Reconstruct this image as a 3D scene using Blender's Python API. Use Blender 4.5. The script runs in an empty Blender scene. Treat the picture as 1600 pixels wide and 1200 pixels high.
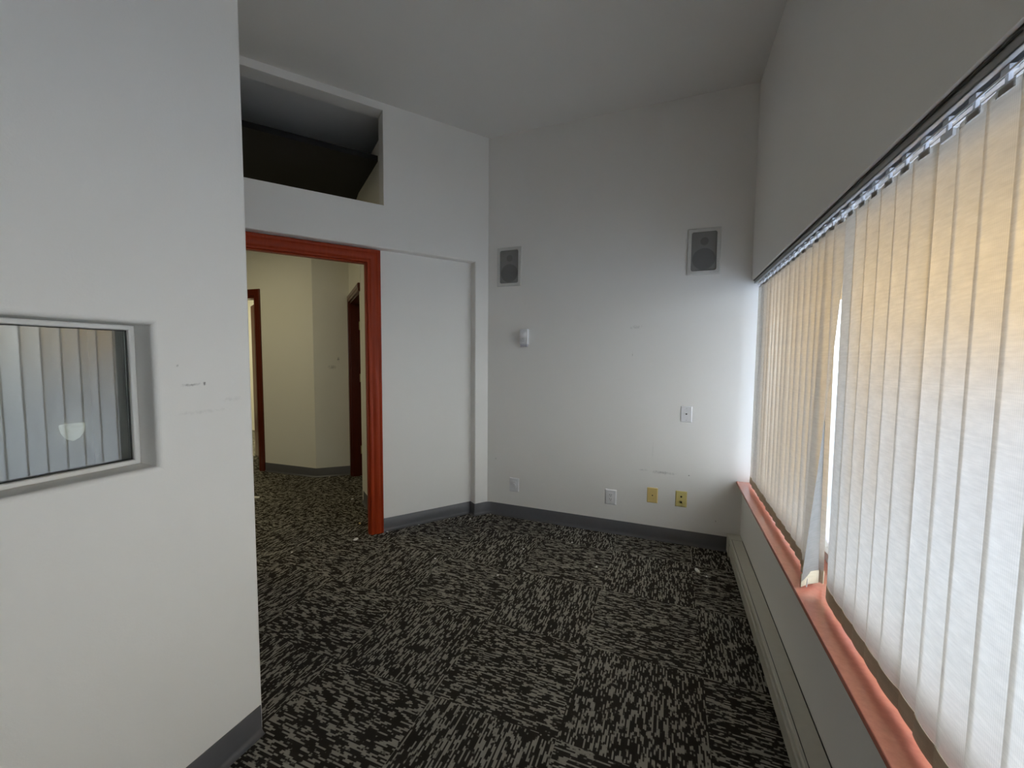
import bpy, bmesh, math, random
from mathutils import Vector, Matrix
random.seed(7)
S = bpy.context.scene
C = S.collection
PI = math.pi

# ------------------------------------------------------------ camera
YAW, PITCH, ROLL, FPX, EYE = 0.371787, 0.0648502, 0.0079025, 632.67, 1.33
cy, sy = math.cos(YAW), math.sin(YAW)
fwd = Vector((-sy * math.cos(PITCH), cy * math.cos(PITCH), -math.sin(PITCH)))
rt = Vector((cy, sy, 0)); up = rt.cross(fwd)
c_, s_ = math.cos(ROLL), math.sin(ROLL)
rt2 = c_ * rt + s_ * up; up2 = -s_ * rt + c_ * up
cam_d = bpy.data.cameras.new('camera'); cam = bpy.data.objects.new('camera', cam_d); C.objects.link(cam)
M = Matrix((rt2, up2, -fwd)).transposed().to_4x4(); M.translation = Vector((0, 0, EYE))
cam.matrix_world = M
cam_d.sensor_fit = 'HORIZONTAL'; cam_d.sensor_width = 36.0; cam_d.lens = 36.0 * FPX / 1600.0
cam_d.clip_start = 0.02; cam_d.clip_end = 200
S.camera = cam

# ------------------------------------------------------------ daylight, lamps, exposure
w = bpy.data.worlds.new('world'); S.world = w; w.use_nodes = True
bg = w.node_tree.nodes['Background']
bg.inputs[0].default_value = (0.79, 0.895, 1.0, 1); bg.inputs[1].default_value = 7.6
def area_light(name, loc, size, power, color, rot=(0, 0, 0), size_y=None):
    d = bpy.data.lights.new(name, 'AREA'); d.energy = power; d.color = color; d.size = size
    if size_y: d.shape = 'RECTANGLE'; d.size_y = size_y
    o = bpy.data.objects.new(name, d); o.location = loc; o.rotation_euler = rot; C.objects.link(o); return o
# hallway ceiling lamp and an added lamp to brighten the room past the hallway door
area_light('hall_ceiling_light', (-4.1, 1.7, 2.70), 0.6, 15, (1.0, 0.90, 0.56))
area_light('office_fill_light', (-5.6, 4.2, 2.60), 0.4, 50, (1.0, 0.93, 0.62))
S.view_settings.view_transform = 'Standard'; S.view_settings.look = 'None'
S.view_settings.gamma = 1.0; S.view_settings.use_curve_mapping = False
S.view_settings.exposure = 0.34
try:
    S.cycles.use_denoising = True
    S.cycles.max_bounces = 14; S.cycles.diffuse_bounces = 9; S.cycles.transmission_bounces = 8
    S.cycles.transparent_max_bounces = 16; S.cycles.sample_clamp_indirect = 6.0
    S.cycles.caustics_reflective = True; S.cycles.caustics_refractive = True
except Exception: pass

# ------------------------------------------------------------ materials
def mat(name):
    m = bpy.data.materials.new(name); m.use_nodes = True
    nt = m.node_tree; return m, nt, nt.nodes['Principled BSDF']
def N(nt, t, **kw):
    n = nt.nodes.new(t)
    for k, v in kw.items(): setattr(n, k, v)
    return n
def L(nt, a, b): nt.links.new(a, b)
def coords(nt, scale=(1, 1, 1)):
    tc = N(nt, 'ShaderNodeTexCoord'); mp = N(nt, 'ShaderNodeMapping'); mp.inputs['Scale'].default_value = scale
    L(nt, tc.outputs['Object'], mp.inputs[0]); return mp.outputs[0]
def noise(nt, vec, scale, detail=4, rough=.5):
    n = N(nt, 'ShaderNodeTexNoise'); n.inputs['Scale'].default_value = scale
    n.inputs['Detail'].default_value = detail; n.inputs['Roughness'].default_value = rough
    L(nt, vec, n.inputs['Vector']); return n.outputs[0]
def ramp(nt, fac, stops):
    r = N(nt, 'ShaderNodeValToRGB'); e = r.color_ramp.elements
    while len(e) < len(stops): e.new(.5)
    for i, (p, c) in enumerate(stops):
        e[i].position = p; e[i].color = (*c, 1) if len(c) == 3 else c
    L(nt, fac, r.inputs[0]); return r.outputs[0]
def mth(nt, op, a, b=None, c=None):
    n = N(nt, 'ShaderNodeMath', operation=op)
    for i, v in enumerate((a, b, c)):
        if v is None: continue
        if isinstance(v, (int, float)): n.inputs[i].default_value = v
        else: L(nt, v, n.inputs[i])
    return n.outputs[0]
def mixc(nt, fac, a, b):
    n = N(nt, 'ShaderNodeMix', data_type='RGBA')
    if isinstance(fac, (int, float)): n.inputs[0].default_value = fac
    else: L(nt, fac, n.inputs[0])
    for s, v in ((6, a), (7, b)):
        if isinstance(v, tuple): n.inputs[s].default_value = (*v, 1) if len(v) == 3 else v
        else: L(nt, v, n.inputs[s])
    return n.outputs[2]
def bump(nt, p, h, strength, dist=.002):
    b = N(nt, 'ShaderNodeBump'); b.inputs['Strength'].default_value = strength; b.inputs['Distance'].default_value = dist
    L(nt, h, b.inputs['Height']); L(nt, b.outputs[0], p.inputs['Normal'])
def paint(name, col, rough=.55, tex=.25, marks=(), spec=.35):
    """painted drywall with fine roller texture; marks = (x,y,z, sx,sy,sz, darkness) scuffs in object space"""
    m, nt, p = mat(name)
    v = coords(nt)
    c = ramp(nt, noise(nt, v, 1.3, 3), [(.3, tuple(k * .97 for k in col)), (.7, col)])
    for (x, y, z, a, b, d, dark) in marks:
        mp = N(nt, 'ShaderNodeVectorMath', operation='SUBTRACT'); L(nt, v, mp.inputs[0]); mp.inputs[1].default_value = (x, y, z)
        ms = N(nt, 'ShaderNodeVectorMath', operation='DIVIDE'); L(nt, mp.outputs[0], ms.inputs[0]); ms.inputs[1].default_value = (a, b, d)
        ln = N(nt, 'ShaderNodeVectorMath', operation='LENGTH'); L(nt, ms.outputs[0], ln.inputs[0])
        nz = noise(nt, v, 90, 4, .7)
        f = mth(nt, 'SUBTRACT', 1.0, ln.outputs['Value'])
        f = mth(nt, 'ADD', f, mth(nt, 'MULTIPLY', mth(nt, 'SUBTRACT', nz, .55), 3.0))
        cl = N(nt, 'ShaderNodeClamp'); L(nt, f, cl.inputs[0])
        inside = mth(nt, 'LESS_THAN', ln.outputs['Value'], 1.0)
        f = mth(nt, 'MULTIPLY', mth(nt, 'MULTIPLY', cl.outputs[0], inside), dark)
        c = mixc(nt, f, c, (.10, .095, .09))
    L(nt, c, p.inputs['Base Color']); p.inputs['Roughness'].default_value = rough
    p.inputs['Specular IOR Level'].default_value = spec
    bump(nt, p, noise(nt, v, 160, 3, .6), tex, .0015)
    return m
def plain(name, col, rough=.5, metal=0.0, spec=.5, coat=0.0):
    m, nt, p = mat(name); v = coords(nt)
    c = ramp(nt, noise(nt, v, 40, 3), [(.3, tuple(k * .95 for k in col)), (.7, col)])
    L(nt, c, p.inputs['Base Color']); p.inputs['Roughness'].default_value = rough
    p.inputs['Metallic'].default_value = metal; p.inputs['Specular IOR Level'].default_value = spec
    p.inputs['Coat Weight'].default_value = coat; p.inputs['Coat Roughness'].default_value = .12
    return m

U = Vector((0.5982, 0.8013, 0)); Nn = Vector((0.8013, -0.5982, 0))
def P(u, m, z): return U * u - Nn * m + Vector((0, 0, z))     # door-wall frame: along, away, up

WC = (.85, .835, .81)
M_wall = paint('wall_paint', WC)
M_wall_n = paint('wall_paint_north', WC, marks=(
    (-.24, 3.09, 1.56, .05, .02, .02, .35), (-.26, 3.09, 1.36, .004, .02, .03, .4),
    (-.02, 3.09, .505, .10, .02, .014, .5), (-.16, 3.09, .51, .04, .02, .01, .3),
    (-.10, 3.09, .66, .008, .02, .10, .12), (.147, 3.09, .505, .006, .02, .006, 1.5),
    (.33, 3.09, .20, .006, .02, .01, .6), (-1.35, 3.09, .48, .01, .02, .012, .4)))
M_wall_l = paint('wall_paint_left', WC, marks=(
    (-1.31, .765, 1.243, .02, .04, .006, .5), (-1.31, .80, 1.243, .02, .006, .009, 1.4),
    (-1.31, .79, 1.16, .02, .09, .008, .12), (-1.31, .88, 1.19, .02, .04, .01, .12), (-1.31, .73, 1.30, .02, .005, .005, .5)))
M_hall = paint('hall_wall_paint', (.80, .78, .70), marks=((-3.45, 3.42, 1.21, .05, .05, .03, .5), (-3.40, 3.46, 1.30, .012, .02, .03, .9)))
M_ceil = paint('ceiling_paint', (.78, .77, .75))
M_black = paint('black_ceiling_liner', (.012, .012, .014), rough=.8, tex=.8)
M_outer = paint('outdoor_tan_tint', (.50, .31, .11), rough=.9, tex=.9)
M_conc = paint('concrete_paving', (.52, .57, .66), rough=.9, tex=.6)
M_pale_tint = paint('outdoor_pale_tint', (.46, .45, .47), rough=.9, tex=.6)
M_base = plain('grey_vinyl', (.10, .10, .108), rough=.38, spec=.45)
M_white = plain('white_plastic', (.80, .80, .82), rough=.35)
M_ivory = plain('yellowed_plastic', (.74, .56, .22), rough=.35)
M_ivory2 = plain('pale_yellowed_plastic', (.70, .60, .24), rough=.35)
M_dark = plain('dark_hole', (.01, .01, .01), rough=.8)
M_brass = plain('brass', (.70, .58, .30), rough=.3, metal=.8)
M_steel = plain('steel', (.55, .55, .55), rough=.3, metal=1)
M_alu = plain('grey_aluminium', (.42, .42, .42), rough=.4, metal=.3)
M_heat = plain('beige_enamel', (.56, .54, .46), rough=.4)
M_spf = plain('speaker_frame_paint', (.66, .655, .63), rough=.5)
M_cone = plain('speaker_cone', (.09, .09, .095), rough=.6)
M_baf = plain('speaker_baffle', (.34, .34, .34), rough=.7)
M_clear = plain('frosted_clip_plastic', (.75, .76, .80), rough=.15, spec=.7)
M_chip = plain('paint_chip', (.85, .84, .80), rough=.6)
M_rubber = plain('dark_gasket', (.05, .05, .045), rough=.6)

def wood(name, dark, light, rough=.28, coat=.35):
    m, nt, p = mat(name)
    v = coords(nt, (30, 30, 2.2))
    n1 = noise(nt, v, 2.0, 6, .6)
    c = ramp(nt, n1, [(.3, dark), (.7, light)])
    L(nt, c, p.inputs['Base Color']); p.inputs['Roughness'].default_value = rough
    p.inputs['Coat Weight'].default_value = coat; p.inputs['Coat Roughness'].default_value = .12; p.inputs['Specular IOR Level'].default_value = .22
    return m
M_wood = wood('cherry_varnish', (.28, .028, .005), (.37, .042, .008), rough=.45, coat=.03)
M_wood_shaded = wood('cherry_varnish_shaded', (.085, .014, .006), (.125, .021, .009))  # same cherry stain, darkened: the hallway shade is put into the colour
M_sill = wood('sill_varnish_lit', (.62, .20, .14), (.72, .25, .18), rough=.30, coat=1.0)  # cherry wood with the pink daylight sheen mixed into its colour

# carpet tiles with quarter-turned broken streaks
def carpet():
    m, nt, p = mat('carpet_tile')
    tc = N(nt, 'ShaderNodeTexCoord'); sp = N(nt, 'ShaderNodeSeparateXYZ'); L(nt, tc.outputs['Object'], sp.inputs[0])
    x, y = sp.outputs[0], sp.outputs[1]
    T = .50
    ix = mth(nt, 'FLOOR', mth(nt, 'DIVIDE', mth(nt, 'ADD', x, 10 + .33), T)); iy = mth(nt, 'FLOOR', mth(nt, 'DIVIDE', mth(nt, 'ADD', y, 10.2), T))
    par = mth(nt, 'MODULO', mth(nt, 'ADD', ix, iy), 2.0)
    par = mth(nt, 'GREATER_THAN', par, .5)
    def lerp(a, b): return mth(nt, 'ADD', mth(nt, 'MULTIPLY', a, mth(nt, 'SUBTRACT', 1.0, par)), mth(nt, 'MULTIPLY', b, par))
    la, sh = lerp(x, y), lerp(y, x)            # streak direction, across
    row = mth(nt, 'FLOOR', mth(nt, 'MULTIPLY', sh, 175.0))
    wn = N(nt, 'ShaderNodeTexWhiteNoise', noise_dimensions='1D'); L(nt, row, wn.inputs['W'])
    cb = N(nt, 'ShaderNodeCombineXYZ')
    L(nt, mth(nt, 'MULTIPLY', la, 23.0), cb.inputs[0]); L(nt, mth(nt, 'MULTIPLY', row, 5.37), cb.inputs[1])
    L(nt, mth(nt, 'ADD', mth(nt, 'MULTIPLY', ix, 3.1), mth(nt, 'MULTIPLY', iy, 7.7)), cb.inputs[2])
    n1 = noise(nt, cb.outputs[0], 1.0, 2, .5)
    cb2 = N(nt, 'ShaderNodeCombineXYZ')
    L(nt, mth(nt, 'MULTIPLY', la, 25.0), cb2.inputs[0]); L(nt, mth(nt, 'MULTIPLY', sh, 30.0), cb2.inputs[1]); L(nt, ix, cb2.inputs[2])
    n2 = noise(nt, cb2.outputs[0], 1.0, 2, .5)
    f = mth(nt, 'ADD', n1, mth(nt, 'MULTIPLY', mth(nt, 'SUBTRACT', n2, .5), .22))
    col = ramp(nt, f, [(.515, (.030, .025, .021)), (.555, (.40, .375, .32))])
    fine = noise(nt, tc.outputs['Object'], 500, 2, .6)
    col = mixc(nt, mth(nt, 'MULTIPLY', fine, .5), col, (.03, .026, .022))
    L(nt, col, p.inputs['Base Color']); p.inputs['Roughness'].default_value = .95; p.inputs['Specular IOR Level'].default_value = .1
    bump(nt, p, mth(nt, 'ADD', mth(nt, 'MULTIPLY', f, .7), fine), .8, .004)
    return m
M_carpet = carpet()

# woven blind fabric: lets daylight through, vertical ribs and horizontal slubs
def fabric(name, trans, col, fwdsc):
    m, nt, p = mat(name)
    out = [n for n in nt.nodes if n.type == 'OUTPUT_MATERIAL'][0]; nt.nodes.remove(p)
    v = coords(nt)
    uv = N(nt, 'ShaderNodeUVMap'); su = N(nt, 'ShaderNodeSeparateXYZ'); L(nt, uv.outputs[0], su.inputs[0])
    rib = mth(nt, 'SINE', mth(nt, 'MULTIPLY', su.outputs[0], 2 * PI * 24))
    sl = noise(nt, coords(nt, (3, 6, 60)), 3.0, 5, .65)
    wv = noise(nt, coords(nt, (2, 14, 26)), 1.6, 4, .6)
    k = mth(nt, 'ADD', mth(nt, 'MULTIPLY', rib, .055), mth(nt, 'ADD', mth(nt, 'MULTIPLY', sl, .42), mth(nt, 'MULTIPLY', wv, .35)))
    c = ramp(nt, k, [(.22, tuple(q * .76 for q in col)), (.56, col)])
    df = N(nt, 'ShaderNodeBsdfDiffuse'); tr = N(nt, 'ShaderNodeBsdfTranslucent')
    L(nt, c, df.inputs[0])
    ct = N(nt, 'ShaderNodeVectorMath', operation='MULTIPLY'); L(nt, c, ct.inputs[0]); ct.inputs[1].default_value = (.78, .76, .72); ct = ct.outputs[0]
    L(nt, ct, tr.inputs[0])
    b = N(nt, 'ShaderNodeBump'); b.inputs['Strength'].default_value = .25; b.inputs['Distance'].default_value = .001
    L(nt, k, b.inputs['Height']); L(nt, b.outputs[0], df.inputs['Normal'])
    mx = N(nt, 'ShaderNodeMixShader'); mx.inputs[0].default_value = trans
    L(nt, df.outputs[0], mx.inputs[1]); L(nt, tr.outputs[0], mx.inputs[2])
    rf = N(nt, 'ShaderNodeBsdfRefraction', distribution='BECKMANN'); rf.inputs['Roughness'].default_value = .62; rf.inputs['IOR'].default_value = 1.25
    L(nt, ct, rf.inputs[0]); m2 = N(nt, 'ShaderNodeMixShader'); m2.inputs[0].default_value = fwdsc
    L(nt, mx.outputs[0], m2.inputs[1]); L(nt, rf.outputs[0], m2.inputs[2]); L(nt, m2.outputs[0], out.inputs[0])
    return m
M_fab = fabric('blind_fabric', .35, (.78, .75, .71), .60)
M_hem = fabric('blind_hem_fabric', .10, (.62, .56, .42), .0)

def glassy(name, gloss, tint=(1, 1, 1)):
    m, nt, p = mat(name); out = [n for n in nt.nodes if n.type == 'OUTPUT_MATERIAL'][0]; nt.nodes.remove(p)
    t = N(nt, 'ShaderNodeBsdfTransparent'); t.inputs[0].default_value = (*tint, 1)
    g = N(nt, 'ShaderNodeBsdfGlossy'); g.inputs['Roughness'].default_value = 0.0
    mx = N(nt, 'ShaderNodeMixShader')
    lw = N(nt, 'ShaderNodeLayerWeight'); lw.inputs['Blend'].default_value = .25
    f = mth(nt, 'ADD', gloss, mth(nt, 'MULTIPLY', lw.outputs['Fresnel'], .5))
    L(nt, f, mx.inputs[0]); L(nt, t.outputs[0], mx.inputs[1]); L(nt, g.outputs[0], mx.inputs[2]); L(nt, mx.outputs[0], out.inputs[0])
    return m
M_glass = glassy('window_glass', .03)
M_mirror = glassy('reflective_glass', .15, (.75, .78, .75))
M_grille = None
def grille_mat():
    m, nt, p = mat('perforated_grille'); out = [n for n in nt.nodes if n.type == 'OUTPUT_MATERIAL'][0]
    v = coords(nt); vo = N(nt, 'ShaderNodeTexVoronoi'); vo.inputs['Scale'].default_value = 420; L(nt, v, vo.inputs['Vector'])
    p.inputs['Base Color'].default_value = (.33, .325, .32, 1); p.inputs['Roughness'].default_value = .6
    t = N(nt, 'ShaderNodeBsdfTransparent'); mx = N(nt, 'ShaderNodeMixShader')
    mx.inputs[0].default_value = .52
    L(nt, p.outputs[0], mx.inputs[1]); L(nt, t.outputs[0], mx.inputs[2]); L(nt, mx.outputs[0], out.inputs[0])
    return m
M_grille = grille_mat()
def emit(name, col, s):
    m, nt, p = mat(name); p.inputs['Base Color'].default_value = (*col, 1)
    p.inputs['Emission Color'].default_value = (*col, 1); p.inputs['Emission Strength'].default_value = s; return m
M_glow = emit('pale_shape_glow', (.9, .93, .85), .30)

# ------------------------------------------------------------ helpers
def obj(name, bm, m, parent=None, smooth=False, bevel=0, loc=None):
    me = bpy.data.meshes.new(name); bmesh.ops.recalc_face_normals(bm, faces=bm.faces[:]); bm.to_mesh(me); bm.free()
    me.materials.append(m)
    if smooth:
        for f in me.polygons: f.use_smooth = True
    o = bpy.data.objects.new(name, me); C.objects.link(o)
    if loc is not None: o.location = loc
    if parent is not None: o.parent = parent
    if bevel:
        b = o.modifiers.new('bevel', 'BEVEL'); b.width = bevel; b.segments = 3; b.limit_method = 'ANGLE'; b.angle_limit = .6
        for f in me.polygons: f.use_smooth = True
        wn = o.modifiers.new('wn', 'WEIGHTED_NORMAL'); wn.keep_sharp = False
    return o
def tag(o, label, cat=None, group=None, kind=None):
    o['label'] = label
    if cat: o['category'] = cat
    if group: o['group'] = group
    if kind: o['kind'] = kind
    return o
def struct(o, label, cat): return tag(o, label, cat, kind='structure')
def empty(name, loc=(0, 0, 0), rz=0):
    o = bpy.data.objects.new(name, None); o.location = loc; o.rotation_euler = (0, 0, rz); o.empty_display_size = .1; C.objects.link(o); return o
def box(bm, a, b, X=None):
    vs = [bm.verts.new(((a[0], b[0])[i & 1], (a[1], b[1])[(i >> 1) & 1], (a[2], b[2])[(i >> 2) & 1])) for i in range(8)]
    for q in ((0, 1, 3, 2), (4, 6, 7, 5), (0, 4, 5, 1), (2, 3, 7, 6), (0, 2, 6, 4), (1, 5, 7, 3)):
        bm.faces.new([vs[i] for i in q])
    if X is not None:
        for v in vs: v.co = X(v.co)
    return vs
def DW(co): return P(co[0], co[1], co[2])
def prism(bm, pts, z0, z1):
    a = [bm.verts.new((x, y, z0)) for x, y in pts]; b = [bm.verts.new((x, y, z1)) for x, y in pts]
    bm.faces.new(a[::-1]); bm.faces.new(b)
    for i in range(len(pts)): j = (i + 1) % len(pts); bm.faces.new((a[i], a[j], b[j], b[i]))
def rings_torus(bm, rings, X):
    """rings: lists of (s,z,depth) quads; joins consecutive and closes"""
    R = [[bm.verts.new(X(Vector(c))) for c in r] for r in rings]
    for k in range(len(R)):
        a, b = R[k], R[(k + 1) % len(R)]
        for i in range(4):
            j = (i + 1) % 4
            bm.faces.new((a[i], a[j], b[j], b[i]))
def holed_wall(bm, ext, hole, T, r_in, r_out, X, d0=0):
    """ext/hole = (s0,s1,z0,z1); T thickness; rounded edges on the room side. X maps (s,depth,z)."""
    def rect(e, o, d): return [(e[0] - o, d, e[2] - o), (e[1] + o, d, e[2] - o), (e[1] + o, d, e[3] + o), (e[0] - o, d, e[3] + o)]
    rings = [rect(ext, 0, T)]
    if r_out:
        for k in range(7):
            a = k / 6 * PI / 2; rings.append(rect(ext, -r_out * (1 - math.cos(a)), r_out * (1 - math.sin(a))))
    else: rings.append(rect(ext, 0, 0))
    if r_in:
        for k in range(7):
            a = k / 6 * PI / 2; rings.append(rect(hole, r_in * (1 - math.sin(a)), r_in * (1 - math.cos(a))))
    else: rings.append(rect(hole, 0, 0))
    rings.append(rect(hole, 0, T))
    rings_torus(bm, rings, X)
def sweep(bm, pts, prof, side=1, closed_ends=True):
    """sweep profile [(offset,z)] along 2D polyline with mitres"""
    n = len(pts); rows = []
    for i in range(n):
        p = Vector(pts[i])
        d0 = (Vector(pts[i]) - Vector(pts[i - 1])).normalized() if i > 0 else None
        d1 = (Vector(pts[i + 1]) - Vector(pts[i])).normalized() if i < n - 1 else None
        d0 = d0 or d1; d1 = d1 or d0
        n0 = Vector((-d0.y, d0.x)); n1 = Vector((-d1.y, d1.x)); m = (n0 + n1).normalized(); m = m / max(.3, m.dot(n0))
        rows.append([bm.verts.new((p.x + m.x * o * side, p.y + m.y * o * side, z)) for o, z in prof])
    k = len(prof)
    for i in range(n - 1):
        for j in range(k):
            jj = (j + 1) % k
            bm.faces.new((rows[i][j], rows[i + 1][j], rows[i + 1][jj], rows[i][jj]))
    bm.faces.new(rows[0]); bm.faces.new(rows[-1][::-1])
def casing(bm, s0, s1, zt, prof, X, zb=0.0):
    """U-shaped mitred casing; prof = [(w outward, t proud)] ; X maps (s, t, z)"""
    rows = []
    for (s, z, ds, dz) in ((s0, zb, -1, 0), (s0, zt, -1, 1), (s1, zt, 1, 1), (s1, zb, 1, 0)):
        rows.append([bm.verts.new(X(Vector((s + ds * w_, t, z + dz * w_)))) for w_, t in prof])
    k = len(prof)
    for i in range(3):
        for j in range(k):
            jj = (j + 1) % k
            bm.faces.new((rows[i][j], rows[i + 1][j], rows[i + 1][jj], rows[i][jj]))
    bm.faces.new(rows[0]); bm.faces.new(rows[-1])
def cyl(bm, c, axis, r, h, seg=24, r2=None):
    axis = Vector(axis).normalized(); a = axis.orthogonal().normalized(); b = axis.cross(a); c = Vector(c)
    r2 = r if r2 is None else r2
    A = [bm.verts.new(c + (a * math.cos(t) + b * math.sin(t)) * r) for t in [2 * PI * i / seg for i in range(seg)]]
    B = [bm.verts.new(c + axis * h + (a * math.cos(t) + b * math.sin(t)) * r2) for t in [2 * PI * i / seg for i in range(seg)]]
    bm.faces.new(A[::-1]); bm.faces.new(B)
    for i in range(seg): j = (i + 1) % seg; bm.faces.new((A[i], A[j], B[j], B[i]))
def rrect(x0, x1, z0, z1, r, seg=5):
    out = []
    for cx, cz, a0 in ((x1 - r, z0 + r, -PI / 2), (x1 - r, z1 - r, 0), (x0 + r, z1 - r, PI / 2), (x0 + r, z0 + r, PI)):
        for k in range(seg + 1):
            a = a0 + k / seg * PI / 2; out.append((cx + r * math.cos(a), cz + r * math.sin(a)))
    return out
def ring_xz(bm, loops):
    """loops: list of (points[(x,z)], y); joins them in order; all same count; last is capped if flagged"""
    R = [[bm.verts.new((x, y, z)) for x, z in pts] for pts, y in loops]
    for a, b in zip(R, R[1:]):
        for i in range(len(a)):
            j = (i + 1) % len(a); bm.faces.new((a[i], a[j], b[j], b[i]))
    return R
def tube(bm, pts, r, seg=6):
    pts = [Vector(p) for p in pts]; rows = []
    for i, p in enumerate(pts):
        d = (pts[min(i + 1, len(pts) - 1)] - pts[max(i - 1, 0)]).normalized(); a = d.orthogonal().normalized(); b = d.cross(a)
        rows.append([bm.verts.new(p + (a * math.cos(2 * PI * k / seg) + b * math.sin(2 * PI * k / seg)) * r) for k in range(seg)])
    for a, b in zip(rows, rows[1:]):
        for k in range(seg): bm.faces.new((a[k], a[(k + 1) % seg], b[(k + 1) % seg], b[k]))
    bm.faces.new(rows[0][::-1]); bm.faces.new(rows[-1])

NY = 3.095          # north wall plane
WX = 0.483          # window wall plane
LX = -1.31          # left wall plane
HC = 3.10           # ceiling
WM = 2.99           # door wall plane (m)
SB = -3.2           # south wall plane

# ------------------------------------------------------------ room shell
bm = bmesh.new(); box(bm, (-9.6, -3.4, -.12), (.70, 8.2, 0)); struct(obj('floor', bm, M_carpet), 'dark brown carpet tiles with quarter-turned beige streaks', 'floor')
bm = bmesh.new(); box(bm, (-9.6, -3.4, HC), (.70, 8.2, HC + .1)); struct(obj('ceiling', bm, M_ceil), 'white painted ceiling high above the room', 'ceiling')
bm = bmesh.new(); prism(bm, [(-1.426, NY), (.70, NY), (.70, NY + .12), (-1.50, NY + .12)], -.02, HC + .02)
struct(obj('wall_north', bm, M_wall_n), 'off-white back wall carrying speakers and outlet plates', 'wall')
WY0 = -1.00          # window south end
bm = bmesh.new()
box(bm, (WX, SB - .1, -.02), (.68, NY, .484)); box(bm, (WX, SB - .1, 1.852), (.68, NY, HC + .02)); box(bm, (WX, SB - .1, .484), (.68, WY0, 1.852))
struct(obj('wall_east', bm, M_wall), 'off-white wall above and below the long window', 'wall')
bm = bmesh.new(); box(bm, (-3.0, SB - .1, -.02), (.68, SB, HC + .02)); struct(obj('wall_south', bm, M_wall), 'off-white wall at the room end behind the viewer', 'wall')
# left wall with the interior window hole
GY0, GY1, GZ0, GZ1 = -.60, .674, 1.022, 1.412
bm = bmesh.new()
holed_wall(bm, (SB - .05, .950, -.05, HC + .05), (GY0, GY1, GZ0, GZ1), .19, .014, .012, lambda c: Vector((LX - c[1], c[0], c[2])))
o = struct(obj('wall_left', bm, M_wall_l, smooth=False), 'near off-white wall with a recessed interior window', 'wall')
# walls of the dark room behind the interior window
bm = bmesh.new()
prism(bm, [(-1.50, .93), (-2.90, 1.19), (-2.90, 1.24), (-1.50, .945)], -.02, HC + .02)
box(bm, (-2.92, SB - .1, -.02), (-2.86, 1.20, HC + .02))
struct(obj('wall_west', bm, M_wall), 'wall of the dim room behind the interior window', 'wall')
# door wall: lower piece has the shallow recess holding the doorway, upper piece the high opening
bm = bmesh.new()
holed_wall(bm, (-1.45, 1.625, -.05, 2.25), (-1.30, 1.505, -.30, 2.103), .12, .010, 0, lambda c: P(c[0], WM + c[1], c[2]))
holed_wall(bm, (-1.45, 1.625, 2.25, HC + .03), (-1.35, .780, 2.403, HC - .05), .12, .004, 0, lambda c: P(c[0], WM + c[1], c[2]))
struct(obj('wall_doorway', bm, M_wall), 'angled off-white wall around the doorway with a dark opening high up', 'wall')
IM = 3.066          # face of the thin infill partition
DU0, DU1, DZ = -.250, .672, 2.003
bm = bmesh.new()
box(bm, (DU1, IM, -.02), (1.53, IM + .04, 2.16), DW); box(bm, (DU0 - .9, IM, -.02), (DU0, IM + .04, 2.16), DW); box(bm, (DU0, IM, DZ), (DU1, IM + .04, 2.16), DW)
struct(obj('wall_partition', bm, M_wall), 'recessed off-white wall panel beside the red-brown door frame', 'wall')

# ------------------------------------------------------------ doorway frame
prof = [(0, 0), (0, .014), (.005, .019), (.012, .021), (.020, .020), (.025, .016), (.030, .0155), (.040, .020), (.050, .0235), (.060, .0245), (.068, .0235), (.073, .019), (.078, .019), (.084, .024), (.090, .0245), (.094, .021), (.094, 0)]
door = empty('door_1', P(0.2, IM, 0)); inv = Matrix.Translation(-door.location)
def rel(root, f): return lambda c: f(c) - root.location
bm = bmesh.new(); casing(bm, DU0, DU1, DZ, prof, rel(door, lambda c: P(c[0], IM - c[1], c[2])))
tag(obj('casing', bm, M_wood, door, bevel=0, smooth=True), 'glossy red-brown moulded frame')
e = door.children[0]; mm = e.modifiers.new('es', 'EDGE_SPLIT'); mm.split_angle = .9
bm = bmesh.new(); DR = rel(door, DW)
box(bm, (DU1 - .008, IM - .002, 0), (DU1 + .004, IM + .044, DZ), DR); box(bm, (DU0 - .004, IM - .002, 0), (DU0 + .008, IM + .044, DZ), DR); box(bm, (DU0, IM - .002, DZ - .008), (DU1, IM + .044, DZ + .004), DR)
obj('jamb', bm, M_wood, door)
struct(door, 'open doorway framed in glossy red-brown moulded wood', 'doorway')

# ------------------------------------------------------------ hallway walls
KA = Vector((-3.585, 3.297)); KB = Vector((-3.312, 3.541)); KS = Vector((-2.592, 2.908)); AJ = Vector((-4.395, 3.255))
bm = bmesh.new()
AX0, AX1 = -5.30, -4.395     # opening of the hall door on wall A
def WA(c): # along x, depth, z on wall A
    t = (c[0] - AJ.x) / (KA.x - AJ.x); y = AJ.y + t * (KA.y - AJ.y); return Vector((c[0], y + c[1], c[2]))
box(bm, (AX1, 0, -.02), (KA.x, .12, 2.9), WA); box(bm, (-8.0, 0, -.02), (AX0, .12, 2.9), WA); box(bm, (AX0, 0, 2.0), (AX1, .12, 2.9), WA)
struct(obj('wall_hall_north', bm, M_hall), 'olive-lit hallway wall seen through the doorway', 'wall')
bm = bmesh.new()
d = (KB - KA).normalized(); nb = Vector((-d.y, d.x))
prism(bm, [tuple(KA), tuple(KB), tuple(KB + nb * .14), tuple(KA + nb * .08 + Vector((0, .06)))], -.02, 2.9)
struct(obj('wall_hall_corner', bm, M_hall), 'narrow angled hallway wall catching blue daylight', 'wall')
dc = (KS - KB).normalized(); nc = Vector((-dc.y, dc.x)); LC = (KS - KB).length
def WCm(c): q = KB + dc * c[0] + nc * c[1]; return Vector((q.x, q.y, c[2]))
CH = 1.915; CS0 = .085
bm = bmesh.new()
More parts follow.
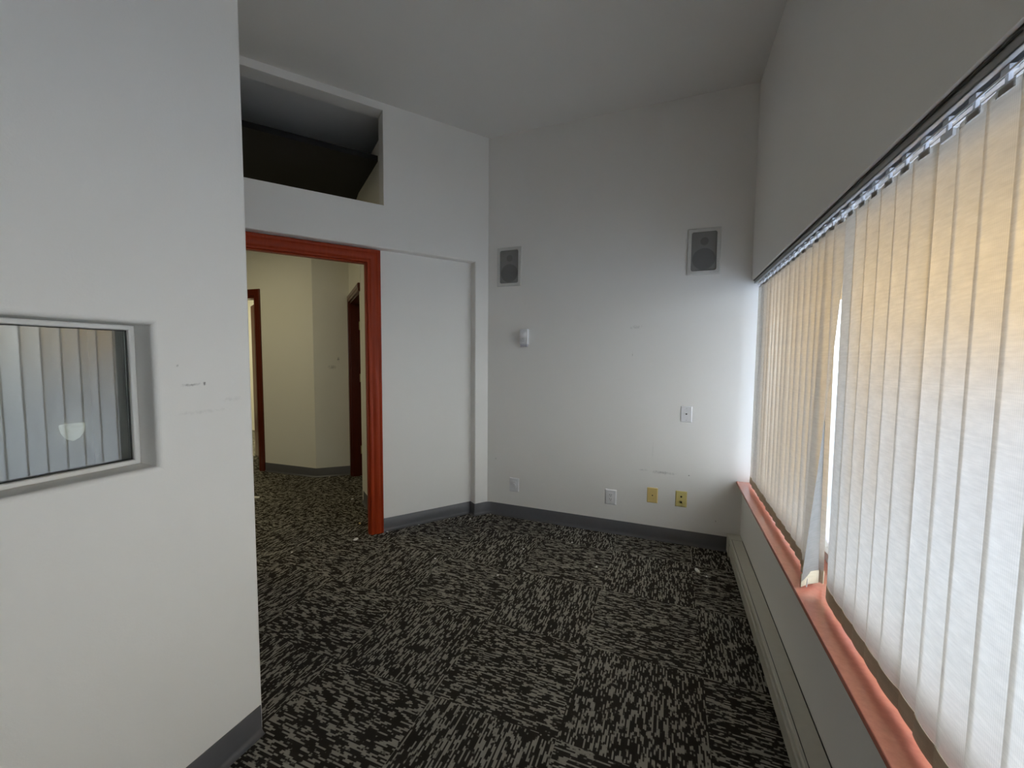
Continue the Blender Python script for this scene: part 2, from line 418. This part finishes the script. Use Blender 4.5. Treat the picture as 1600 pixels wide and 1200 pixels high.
box(bm, (0, 0, -.02), (CS0, .11, 2.9), WCm); box(bm, (CS0, 0, CH), (LC - .06, .11, 2.9), WCm); box(bm, (LC - .06, 0, -.02), (LC + .02, .11, 2.9), WCm)
# side wall running back from the doorway
box(bm, (.780, 3.108, -.02), (.90, 3.815, 2.9), DW)
struct(obj('wall_hall_east', bm, M_hall), 'cream hallway wall edge just inside the doorway', 'wall')
# outer shell
bm = bmesh.new()
box(bm, (-9.6, -3.4, -.02), (-9.5, 8.2, HC)); box(bm, (-9.6, 8.1, -.02), (.70, 8.2, HC)); box(bm, (-9.6, -3.4, -.02), (-2.9, -3.3, HC)); box(bm, (.58, NY + .12, -.02), (.70, 8.2, HC))
box(bm, (-9.5, 5.0, -.02), (-3.2, 5.08, 2.9)); box(bm, (-3.2, 3.85, -.02), (-3.12, 5.08, 2.9)); box(bm, (-3.2, 5.0, -.02), (.6, 5.08, 2.9))
struct(obj('wall_outer', bm, M_hall), 'cream wall glimpsed past the hallway door at far left', 'wall')
# dark ceiling of the hallway
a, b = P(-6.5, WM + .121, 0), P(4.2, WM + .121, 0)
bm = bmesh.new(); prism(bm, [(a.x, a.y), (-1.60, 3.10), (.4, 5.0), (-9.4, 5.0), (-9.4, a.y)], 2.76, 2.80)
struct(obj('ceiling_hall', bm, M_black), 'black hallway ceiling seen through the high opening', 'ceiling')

# hall doors
prof2 = [(0, 0), (0, .012), (.01, .018), (.03, .016), (.055, .019), (.07, .019), (.078, .014), (.078, 0)]
d2 = empty('door_2', (AX1, AJ.y, 0)); bm = bmesh.new()
casing(bm, AX0, AX1, 2.0, prof2, rel(d2, lambda c: WA((c[0], -c[1], c[2])))); obj('casing', bm, M_wood_shaded, d2)
bm = bmesh.new(); R2 = rel(d2, WA)
box(bm, (AX1 - .02, -.002, 0), (AX1, .122, 2.0), R2); box(bm, (AX0, -.002, 0), (AX0 + .02, .122, 2.0), R2); box(bm, (AX0 + .02, -.002, 1.98), (AX1 - .02, .122, 2.0), R2)
obj('jamb', bm, M_wood_shaded, d2)
bm = bmesh.new(); box(bm, (-.845, 0, .01), (0, .042, 1.975))
leaf = obj('door_leaf', bm, M_wood_shaded, d2, loc=(-.024, .095, 0)); leaf.rotation_euler = (0, 0, -.50); leaf['label'] = 'dark red-brown door leaf standing ajar'
bm = bmesh.new(); box(bm, (-.50, -.004, .87), (-.40, 0, .96)); obj('latch_plate', bm, M_brass, leaf)
bm = bmesh.new(); cyl(bm, (-.45, -.004, .93), (0, -1, 0), .012, .006); cyl(bm, (-.45, -.004, .895), (0, -1, 0), .008, .005); obj('latch_bolt', bm, M_dark, leaf) if False else bm.free()
struct(d2, 'dark red-brown hallway door frame at the left edge of the doorway view', 'doorway')
d3 = empty('door_3', (KB.x, KB.y, 0)); bm = bmesh.new()
R3 = rel(d3, WCm)
box(bm, (CS0 - .072, -.018, 0), (CS0, 0, CH + .072), R3); box(bm, (CS0, -.018, CH), (LC - .01, 0, CH + .072), R3); box(bm, (CS0 - .066, -.022, 0), (CS0 - .03, -.018, CH + .066), R3); box(bm, (CS0 - .03, -.022, CH + .03), (LC - .01, -.018, CH + .066), R3)
obj('casing', bm, M_wood_shaded, d3)
bm = bmesh.new(); R3 = rel(d3, WCm)
box(bm, (CS0, -.002, 0), (CS0 + .018, .122, CH), R3); box(bm, (LC - .066, .004, 0), (LC - .058, .106, CH), R3); box(bm, (CS0 + .018, -.002, CH - .018), (LC - .068, .122, CH), R3)
obj('jamb', bm, M_wood_shaded, d3)
for z in (.25, 1.05, 1.62):
    bm = bmesh.new(); box(bm, (CS0 + .018, .085, z), (CS0 + .021, .118, z + .09), R3); obj('hinge', bm, M_brass, d3)
struct(d3, 'red-brown door frame in the hallway right beside the main doorway', 'doorway')

# ------------------------------------------------------------ vinyl baseboards
bprof = [(0, .101), (.002, .1015), (.004, .099), (.0045, .022), (.007, .012), (.014, .005), (.020, .003), (.020, 0), (0, 0)]
def xy(v): return (v.x, v.y)
def baseboard(name, pts, side, label):
    bm = bmesh.new(); sweep(bm, pts, bprof, side)
    o = obj(name, bm, M_base, smooth=True); m = o.modifiers.new('es', 'EDGE_SPLIT'); m.split_angle = .7
    struct(o, label, 'baseboard')
cor = P(1.624, WM, 0)
pts = [xy(P(DU1 + .095, IM, 0)), xy(P(1.503, IM, 0)), xy(P(1.503, WM + .004, 0)), xy(P(1.508, WM, 0)), xy(P(1.57, WM, 0))]
q0 = P(1.59, WM, 0); q2 = Vector((-1.385, NY, 0)); qc = Vector((-1.426, NY - .008, 0))
for k in range(6):
    t = k / 5; q = q0 * (1 - t) ** 2 + qc * 2 * t * (1 - t) + q2 * t * t; pts.append(xy(q))
pts += [(.409, NY)]
baseboard('baseboard_north', pts, -1, 'grey vinyl baseboard wrapping the recessed panel and the back wall')
baseboard('baseboard_hall', [xy(WA((AX1 + .08, 0, 0))), xy(KA), xy(KB)], -1, 'grey vinyl baseboard along the hallway walls')
baseboard('baseboard_hall_side', [xy(P(.78, 3.80, 0)), xy(P(.78, 3.12, 0))], -1, 'grey vinyl baseboard on the cream wall just inside the doorway')

baseboard('baseboard_west', [(LX, SB), (LX, .940)], -1, 'grey vinyl baseboard along the foot of the near left wall')

# ------------------------------------------------------------ window
win = empty('window_1', (.56, 1.2, .5)); Wn = lambda c: Vector(c) - win.location
bm = bmesh.new(); box(bm, (.446, WY0 - .02, .482), (.665, NY - .001, .500), Wn)
sl = obj('window_sill', bm, M_sill, win, bevel=.003); sl['label'] = 'red-brown varnished sill board'
bm = bmesh.new()
FX0, FX1 = .625, .665
box(bm, (FX0, WY0, .500), (FX1, NY - .002, .535), Wn); box(bm, (FX0, WY0, 1.815), (FX1, NY - .002, 1.850), Wn)
ms = [WY0, .40, 1.78, NY - .002 - .035]
for y in ms: box(bm, (FX0, y, .535), (FX1, y + .035, 1.815), Wn)
obj('window_frame', bm, M_alu, win, bevel=.002)
for i in range(3):
    bm = bmesh.new(); box(bm, (.642, ms[i] + .035, .535), (.646, ms[i + 1], 1.815), Wn); obj('pane', bm, M_glass, win)
struct(win, 'long side window behind the vertical blind', 'window')

# interior window
w2 = empty('window_2', (LX - .09, .05, 1.2)); W2 = lambda c: Vector(c) - w2.location
bm = bmesh.new()
holed_wall(bm, (GY0 + .001, GY1 - .001, GZ0 + .001, GZ1 - .001), (GY0 + .016, GY1 - .015, GZ0 + .014, GZ1 - .015), .045, .004, .004, lambda c: W2((LX - .078 - c[1], c[0], c[2])))
obj('window_frame', bm, M_wall, w2)
bm = bmesh.new(); g = .004
holed_wall(bm, (GY0 + .0165, GY1 - .0155, GZ0 + .0145, GZ1 - .0155), (GY0 + .019, GY1 - .018, GZ0 + .0165, GZ1 - .0175), .004, 0, 0, lambda c: W2((LX - .088 - c[1], c[0], c[2])))
gk = obj('gasket', bm, M_rubber, w2); gk['label'] = 'dark rubber seal'
bm = bmesh.new(); box(bm, (LX - .100, GY0 + .0165, GZ0 + .0145), (LX - .095, GY1 - .0155, GZ1 - .0155), W2); obj('pane', bm, M_mirror, w2)
struct(w2, 'recessed interior window whose pane mirrors the vertical blind', 'window')

# small pale glowing shape in the dim room behind the interior window
lamp = empty('pale_shape', (-2.86, 1.095, .93))
bm = bmesh.new(); box(bm, (0, -.02, -.02), (.02, .02, .02)); obj('bracket', bm, M_white, lamp)
bm = bmesh.new(); prf = [(-.050, .035), (-.046, .046), (0, .048), (.046, .046), (.050, .035), (.044, .000), (.026, -.030), (0, -.044), (-.026, -.030), (-.044, .000)]
ctr = bm.verts.new((.055, 0, .005)); a = [bm.verts.new((.045, y * .7, z * .7)) for y, z in prf]; b = [bm.verts.new((.021, y, z)) for y, z in prf]
for i in range(len(prf)):
    j = (i + 1) % len(prf); bm.faces.new((a[i], a[j], b[j], b[i])); bm.faces.new((ctr, a[j], a[i]))
bm.faces.new(b); obj('pale_shape_body', bm, M_glow, lamp, smooth=True)
tag(lamp, 'small pale glowing shape seen through the interior window', 'lamp')

# ------------------------------------------------------------ vertical blind
BX = .522; PT = .080; ZT, ZB = 1.800, .512
blind = empty('vertical_blind', (BX, 1.2, ZB)); Bl = lambda c: Vector(c) - blind.location
bm = bmesh.new()
for a, b in (((-.024, 1.828), (-.020, 1.850)), ((.020, 1.828), (.024, 1.850)), ((-.024, 1.846), (.024, 1.850)), ((-.024, 1.828), (-.010, 1.831)), ((.010, 1.828), (.024, 1.831))):
    box(bm, (BX + a[0], WY0 + .02, a[1]), (BX + b[0], NY - .006, b[1]), Bl)
hr = obj('headrail', bm, M_alu, blind, bevel=.001); hr['label'] = 'grey metal headrail'
bm = bmesh.new(); box(bm, (BX - .030, WY0 + .02, 1.8465), (BX - .0245, NY - .006, 1.8515), Bl); obj('headrail_gap', bm, M_rubber, blind)

def slat_mesh(top, bot, curve=.004, nz=26, nx=10, w_=.0895):
    """top/bot = (dx, dy, angle): slat strip, far edge towards the room for positive angle"""
    bm = bmesh.new(); uvl = bm.loops.layers.uv.new('UVMap'); rows = []
    h0 = .048; H = ZT - ZB
    zs = [0, h0] + [h0 + (H - h0) * (i + 1) / nz for i in range(nz)]
    for z in zs:
        t = 1 - z / H
        e = t ** 1.3
        dx = top[0] + (bot[0] - top[0]) * e; dy = top[1] + (bot[1] - top[1]) * e; an = top[2] + (bot[2] - top[2]) * e
        row = []
        for i in range(nx + 1):
            s = (i / nx - .5) * w_; cv = curve * (1 - (2 * s / w_) ** 2)
            x = dx - s * math.sin(an) + cv * math.cos(an) * -1
            y = dy + s * math.cos(an) + cv * math.sin(an) * -1
            row.append((bm.verts.new((x, y, z)), i / nx, z / H))
        rows.append(row)
    for a, b in zip(rows, rows[1:]):
        for i in range(nx):
            q = (a[i], a[i + 1], b[i + 1], b[i])
            f = bm.faces.new([v[0] for v in q])
            for l, v in zip(f.loops, q): l[uvl].uv = (v[1], v[2])
    return bm
def hem_mesh(bot, curve=.004, nx=8, w_=.0900):
    bm = bmesh.new(); dx, dy, an = bot; rows = []
    for z in (-.001, .047):
        for off in (-.0014, .0014):
            row = []
            for i in range(nx + 1):
                s = (i / nx - .5) * w_; cv = curve * (1 - (2 * s / w_) ** 2) + off
                row.append(bm.verts.new((dx - s * math.sin(an) - cv * math.cos(an), dy + s * math.cos(an) - cv * math.sin(an), z)))
            rows.append(row)
    a, b, c, d = rows
    for r0, r1 in ((a, b), (b, d), (d, c), (c, a)):
        for i in range(nx): bm.faces.new((r0[i], r0[i + 1], r1[i + 1], r1[i]))
    bm.faces.new((a[0], b[0], d[0], c[0])); bm.faces.new((a[-1], c[-1], d[-1], b[-1]))
    return bm
def clip_mesh(an):
    bm = bmesh.new(); z0 = ZT - ZB
    box(bm, (-.006, -.010, z0 + .020), (.006, .010, z0 + .030))          # carrier in the rail slot
    box(bm, (-.003, -.004, z0 + .002), (.003, .004, z0 + .020))          # stem
    s = bmesh.new(); s.free()
    vs = box(bm, (-.0035, -.020, z0 - .012), (.0035, .020, z0 + .004))     # hook plate holding the slat
    R = Matrix.Rotation(an, 3, 'Z')
    for v in vs: v.co = R @ v.co
    # little spacer link running to the next carrier
    box(bm, (-.011, -.012, z0 + .012), (-.009, .068, z0 + .016))
    return bm
k = 25
def rad(a): return a * PI / 180
special = {                       # k: (top(dx,dy,angle), bottom(dx,dy,angle))
    -2: ((0, 0, 3.5), (0, 0, 4)), -1: ((0, 0, 3), (0, 0, 3.5)), 0: ((0, 0, 3.5), (0, 0, 4)), 1: ((0, 0, .4), (0, 0, .2)),
    2: ((.005, 0, 1), (.005, 0, 1)), 3: ((0, 0, 3.2), (0, 0, 3)), 4: ((0, 0, 1), (0, 0, 1)), 5: ((0, 0, .8), (0, 0, 1)),
    6: ((0, 0, .6), (0, 0, .6)), 7: ((0, 0, .4), (0, 0, 0)), 8: ((0, 0, 0), (.002, -.008, -4)),
    9: ((0, .003, 7), (-.024, .030, -50)), 10: ((0, 0, 10), (0, .012, 34)), 11: ((0, 0, 7), (0, 0, 10)), 12: ((0, 0, 6), (0, 0, 8)), 25: ((0, .022, 6), (0, .020, 6)),
}
while .978 + PT * k > WY0 + .06:
    yc = .978 + PT * k
    if k in special:
        t, b = special[k]
    else:
        a = random.uniform(6.5, 10.5) if yc > 1.9 else random.uniform(.3, 2.6); t = (random.uniform(-.001, .001), random.uniform(-.003, .003), a); b = (t[0] + random.uniform(-.003, .003), t[1] + random.uniform(-.004, .004), a + random.uniform(-.8, .8))
    t = (t[0], t[1], rad(t[2])); b = (b[0], b[1], rad(b[2]))
    loc = Vector((BX, yc, ZB)) - blind.location
    so = obj('slat', slat_mesh(t, b), M_fab, blind, smooth=True, loc=loc)
    if sum(f.normal.x for f in so.data.polygons) > 0: so.data.flip_normals()
    obj('hem', hem_mesh(b), M_hem, so)
    obj('carrier_clip', clip_mesh(t[2]), M_clear, so)
    if k == 9:
        so['label'] = 'slat hanging loose and twisted out of line'
        # bottom bead-chain link dangling from the loose slat
        bm = bmesh.new(); x0, y0 = b[0], b[1]
        tube(bm, [(x0 - .012, y0 - .02, .03), (x0 - .014, y0 - .022, -.000), (x0 - .012, y0 - .010, -.006), (x0 - .008, y0 + .004, .004), (x0 - .006, y0 + .006, .03)], .0014)
        obj('bottom_chain', bm, M_clear, so)
    k -= 1
tag(blind, 'closed cream fabric vertical blind across the long side window', 'blind')

# ------------------------------------------------------------ baseboard heater
hx0, hx1, hz = .405, WX, .128
heat = empty('baseboard_heater', (.45, 1.0, 0)); Hh = lambda c: Vector(c) - heat.location
bm = bmesh.new(); hp = [(hx1 - .001, .012), (hx1 - .001, hz), (hx0 + .004, hz + .001), (hx0, hz - .004), (hx0, .102), (hx0 + .012, .100), (hx0 + .012, .086), (hx0 - .001, .082), (hx0 - .001, .022), (hx0 + .010, .014)]
a = [bm.verts.new(Hh((x, -1.4, z))) for x, z in hp]; b = [bm.verts.new(Hh((x, NY - .008, z))) for x, z in hp]
bm.faces.new(a); bm.faces.new(b[::-1])
for i in range(len(hp)): j = (i + 1) % len(hp); bm.faces.new((a[i], a[j], b[j], b[i]))
obj('housing', bm, M_heat, heat)
bm = bmesh.new(); box(bm, (hx0 - .004, NY - .11, .010), (hx1 - .001, NY - .007, hz + .003), Hh); obj('end_cap', bm, M_heat, heat, bevel=.002)
bm = bmesh.new(); box(bm, (hx0 + .0125, -1.39, hz + .0002), (hx0 + .0150, NY - .11, hz + .0016), Hh); obj('top_seam', bm, M_rubber, heat)
bm = bmesh.new(); box(bm, (hx1 - .004, -1.39, hz - .002), (hx1 - .001, NY - .008, hz + .0025), Hh); obj('wall_joint_line', bm, M_rubber, heat)  # dark line where the heater top meets the wall
bm = bmesh.new(); box(bm, (hx0 + .02, -1.39, 0), (hx1 - .005, NY - .02, .013), Hh); obj('foot_rail', bm, M_rubber, heat)
tag(heat, 'beige electric baseboard heater under the window sill', 'heater')

# ------------------------------------------------------------ things on the north wall
def plate(root, m, w_, h_, t=.006, ch=.005):
    bm = bmesh.new(); o = rrect(-w_ / 2, w_ / 2, -h_ / 2, h_ / 2, .004); i_ = rrect(-w_ / 2 + ch, w_ / 2 - ch, -h_ / 2 + ch, h_ / 2 - ch, .003)
    R = ring_xz(bm, [(o, 0), (o, -.002), (i_, -t)]); bm.faces.new(R[-1]); bm.faces.new(R[0][::-1])
    return obj('plate', bm, m, root)
def disc(root, name, m, x, z, r, y0, h, parent=None):
    bm = bmesh.new(); cyl(bm, (x, y0, z), (0, -1, 0), r, h, 20); return obj(name, bm, m, parent or root)
def mount(name, x0, x1, z0, z1): return empty(name, ((x0 + x1) / 2, NY, (z0 + z1) / 2))
# wall speakers
def speaker(x0, label):
    r = mount('wall_speaker', x0, x0 + .207, 1.907, 2.218)
    W, H = .1035, .1555
    bm = bmesh.new()
    o = rrect(-W, W, -H, H, .003, 4); o2 = rrect(-W + .006, W - .006, -H + .006, H - .006, .004, 4); i1 = rrect(-.079, .079, -.131, .131, .014, 4)
    R = ring_xz(bm, [(o, 0), (o, -.008), (o2, -.013), (i1, -.013), (i1, -.004)]); bm.faces.new(R[0])
    f = obj('frame', bm, M_spf, r)
    bm = bmesh.new(); R = ring_xz(bm, [(i1, -.0035), (i1, -.0036)]); bm.faces.new(R[1]); obj('baffle', bm, M_baf, r)
    wf = disc(r, 'woofer', M_cone, 0, -.050, .072, -.0036, .0022); wf['label'] = 'dark round woofer behind the grille'
    tw = disc(r, 'tweeter', M_cone, .002, .068, .026, -.0036, .0022)
    bm = bmesh.new(); i2 = rrect(-.0785, .0785, -.1305, .1305, .0135, 4); R = ring_xz(bm, [(i2, -.0085), (i2, -.009)]); bm.faces.new(R[1]); obj('grille', bm, M_grille, r)
    tag(r, label, 'speaker', 'in-wall speakers on the back wall'); return r
speaker(-1.340, 'flush grey-grilled wall speaker above the thermostat, near the doorway side')
speaker(.086, 'flush grey-grilled wall speaker high on the wall near the window blind')
# thermostat
t = mount('thermostat', -1.145, -1.060, 1.43, 1.56)
bm = bmesh.new(); box(bm, (-.040, -.004, -.062), (.040, 0, .066)); obj('back_plate', bm, M_white, t, bevel=.0015)
bm = bmesh.new(); box(bm, (-.030, -.034, -.056), (.036, -.004, .064)); obj('housing', bm, M_white, t, bevel=.003)
bm = bmesh.new(); cyl(bm, (.001, -.034, -.020), (0, -1, 0), .021, .006, 32, .019); dl = obj('dial', bm, M_white, t, bevel=.001)
bm = bmesh.new(); box(bm, (.000, -.0412, -.020), (.002, -.040, -.004)); obj('pointer', bm, M_alu, dl)
bm = bmesh.new(); box(bm, (-.024, -.030, -.076), (.034, -.006, -.0565)); obj('thermometer_strip', bm, plain('grey_plastic', (.45, .45, .52), .4), t, bevel=.002)
tag(t, 'small white wall thermostat with a round dial', 'thermostat')
# blank cover
p = mount('cover_plate', -1.220, -1.137, .218, .333); plate(p, M_white, .083, .117)
bm = bmesh.new(); i1 = rrect(-.017, .017, -.034, .034, .008); R = ring_xz(bm, [(i1, -.006), (i1, -.008)]); bm.faces.new(R[1]); ins = obj('insert', bm, M_white, p, bevel=.001)
bm = bmesh.new(); cyl(bm, (0, -.008, 0), (0, -1, 0), .013, .003, 24, .012); obj('cap', bm, M_white, ins, bevel=.001)
tag(p, 'white cover plate with raised round centre, nearest the doorway', 'cover plate')
# duplex outlet
p = mount('power_outlet', -.434, -.349, .219, .336); plate(p, M_white, .086, .118, .007, .008)
bm = bmesh.new(); box(bm, (-.0165, -.0085, -.033), (.0165, -.006, .033)); rc = obj('receptacle', bm, M_white, p, bevel=.001)
bm = bmesh.new()
for zc in (.017, -.015):
    box(bm, (-.0075, -.0092, zc - .003), (-.0050, -.0084, zc + .006)); box(bm, (.0045, -.0092, zc - .002), (.0070, -.0084, zc + .005)); cyl(bm, (0, -.0084, zc - .009), (0, -1, 0), .0027, .0008, 12)
obj('socket_slots', bm, M_dark, rc)
tag(p, 'white power outlet with two sockets low on the back wall', 'outlet')
# coax plate, yellowed
p = mount('jack_plate', -.130, -.055, .275, .386); plate(p, M_ivory, .074, .112)
disc(p, 'jack', M_dark, 0, 0, .0045, -.006, .002); 
tag(p, 'yellowed wall plate with a single centre jack', 'wall plate', 'jack plates on the back wall')
p = mount('jack_plate', .065, .140, .272, .385); plate(p, M_ivory2, .076, .114)
for z in (.018, -.022): disc(p, 'jack', M_dark, 0, z, .0065, -.006, .002)
for z in (.042, -.045): disc(p, 'screw', M_brass, 0, z, .0028, -.006, .001)
tag(p, 'yellowed wall plate with two dark jacks, closest to the heater', 'wall plate', 'jack plates on the back wall')
p = mount('jack_plate', .080, .154, .885, .998); plate(p, M_white, .074, .114)
j = disc(p, 'jack', M_steel, 0, .002, .0065, -.006, .003); disc(p, 'jack_core', M_dark, 0, .002, .004, -.009, .001, j)
for z in (.042, -.042): disc(p, 'screw', M_steel, 0, z, .0028, -.006, .001)
tag(p, 'white wall plate with one dark jack at mid height beside the window', 'wall plate', 'jack plates on the back wall')

# ------------------------------------------------------------ litter on the carpet
chips = [(-2.05, 2.30, .016, 'white paint chip on carpet just before the door frame foot'), (-1.94, 2.43, .010, 'white crumb at the foot of the door frame beside the baseboard')]
def chip(x, y, s, label, group=None, m=M_chip, el=1.6, rz=None):
    bm = bmesh.new(); n = 7; a = []
    for i in range(n):
        t = 2 * PI * i / n; r = s * random.uniform(.35, .55); a.append((math.cos(t) * r * el, math.sin(t) * r))
    prism(bm, a, 0, max(.0015, s * .25)); o = obj('paint_chip', bm, m, loc=(x, y, .0005)); o.rotation_euler = (0, 0, random.uniform(0, PI) if rz is None else rz)
    tag(o, label, 'debris', group)
def floor_at(px, py):
    d = rt2 * ((px - 800) / FPX) - up2 * ((py - 600) / FPX) + fwd; t = -EYE / d.z; return d.x * t, d.y * t
x, y = floor_at(556, 843); chip(x, y, .026, 'white paint chip on the carpet in front of the door frame foot')
x, y = floor_at(605, 831); chip(x, y, .014, 'white crumb touching the right foot of the door frame')
x, y = floor_at(562, 818); chip(x, y, .018, 'orange-brown wood crumb lying inside the doorway', m=M_ivory)
x, y = floor_at(576, 824.5); chip(x, y, .014, 'pale crumb inside the doorway against the frame')
x, y = floor_at(399, 778); chip(x, y, .04, 'white paper scrap in the hallway at the near wall edge', el=2.2, rz=.3)
x, y = floor_at(550.5, 780); chip(x, y, .018, 'pale crumb on the hallway carpet')
x, y = floor_at(1089.5, 892); chip(x, y, .024, 'curled white paper sliver on the carpet before the heater', el=2.6, rz=1.9)
x, y = floor_at(932, 886); chip(x, y, .014, 'cream crumb in the middle of the carpet below the outlet')
for px, py, lab in (
        (894, 848, 'tiny white crumb on the carpet just below and left of the power outlet'),
        (702, 841, 'lone white crumb on the carpet in front of the recessed panel baseboard'),
        (654, 820, 'white crumb touching the baseboard halfway along the recessed panel'),
        (702, 811, 'leftmost of three white crumbs near the baseboard corner'),
        (720, 810, 'middle of three white crumbs near the baseboard corner'),
        (735, 811, 'rightmost of three white crumbs near the baseboard corner'),
        (766, 803, 'pale crumb against the baseboard just right of the wall corner'),
        (778, 899, 'white crumb low in the photo, left one of a pair straight below the wall corner'),
        (819, 896, 'white crumb low in the photo, right one of a pair straight below the wall corner'),
        (680, 873, 'white crumb on the open carpet nearest the bottom left of the room floor'),
        (1104, 901, 'tiny white speck on the carpet closest to the baseboard heater'),
        (818, 858, 'white crumb on the carpet straight below the blank cover plate'),
        (515, 745, 'white crumb at the foot of the hallway corner wall, left one'),
        (530, 743.5, 'white crumb at the foot of the hallway corner wall, right one'),
        (456, 863, 'white crumb on the doorway carpet beside the near left wall')):
    x, y = floor_at(px, py); chip(x, y, random.uniform(.008, .013), lab, 'white crumbs scattered on the carpet')

# ------------------------------------------------------------ outdoors past the window
bm = bmesh.new(); box(bm, (.70, -30, -.35), (30, 30, -.25)); box(bm, (-12, -30, -.35), (.70, -3.42, -.25)); struct(obj('ground', bm, M_conc), 'pale paving outside the window', 'ground')
bm = bmesh.new(); box(bm, (.70, -5, 2.10), (2.0, 9, 2.25)); struct(obj('outdoor_tint_1', bm, M_outer), 'added tan slab outside above the window, blocking sky and warming the blind', 'light blocker')  # unseen slab added to block sky and warm the blind's top
bm = bmesh.new(); box(bm, (1.9, 5.2, -.3), (16, 5.6, 6.5)); struct(obj('outdoor_tint_wall', bm, M_outer), 'added tan wall outside, tinting the daylight in the upper blind', 'wall')  # unseen wall added so the blind's upper part glows tan
bm = bmesh.new(); box(bm, (3.1, 5.0, -.3), (16.1, 5.19, 1.25)); struct(obj('outdoor_tint_2', bm, M_pale_tint), 'added pale block outside, lightening the lower blind', 'wall')  # unseen block added to raise the pale zone on the blind
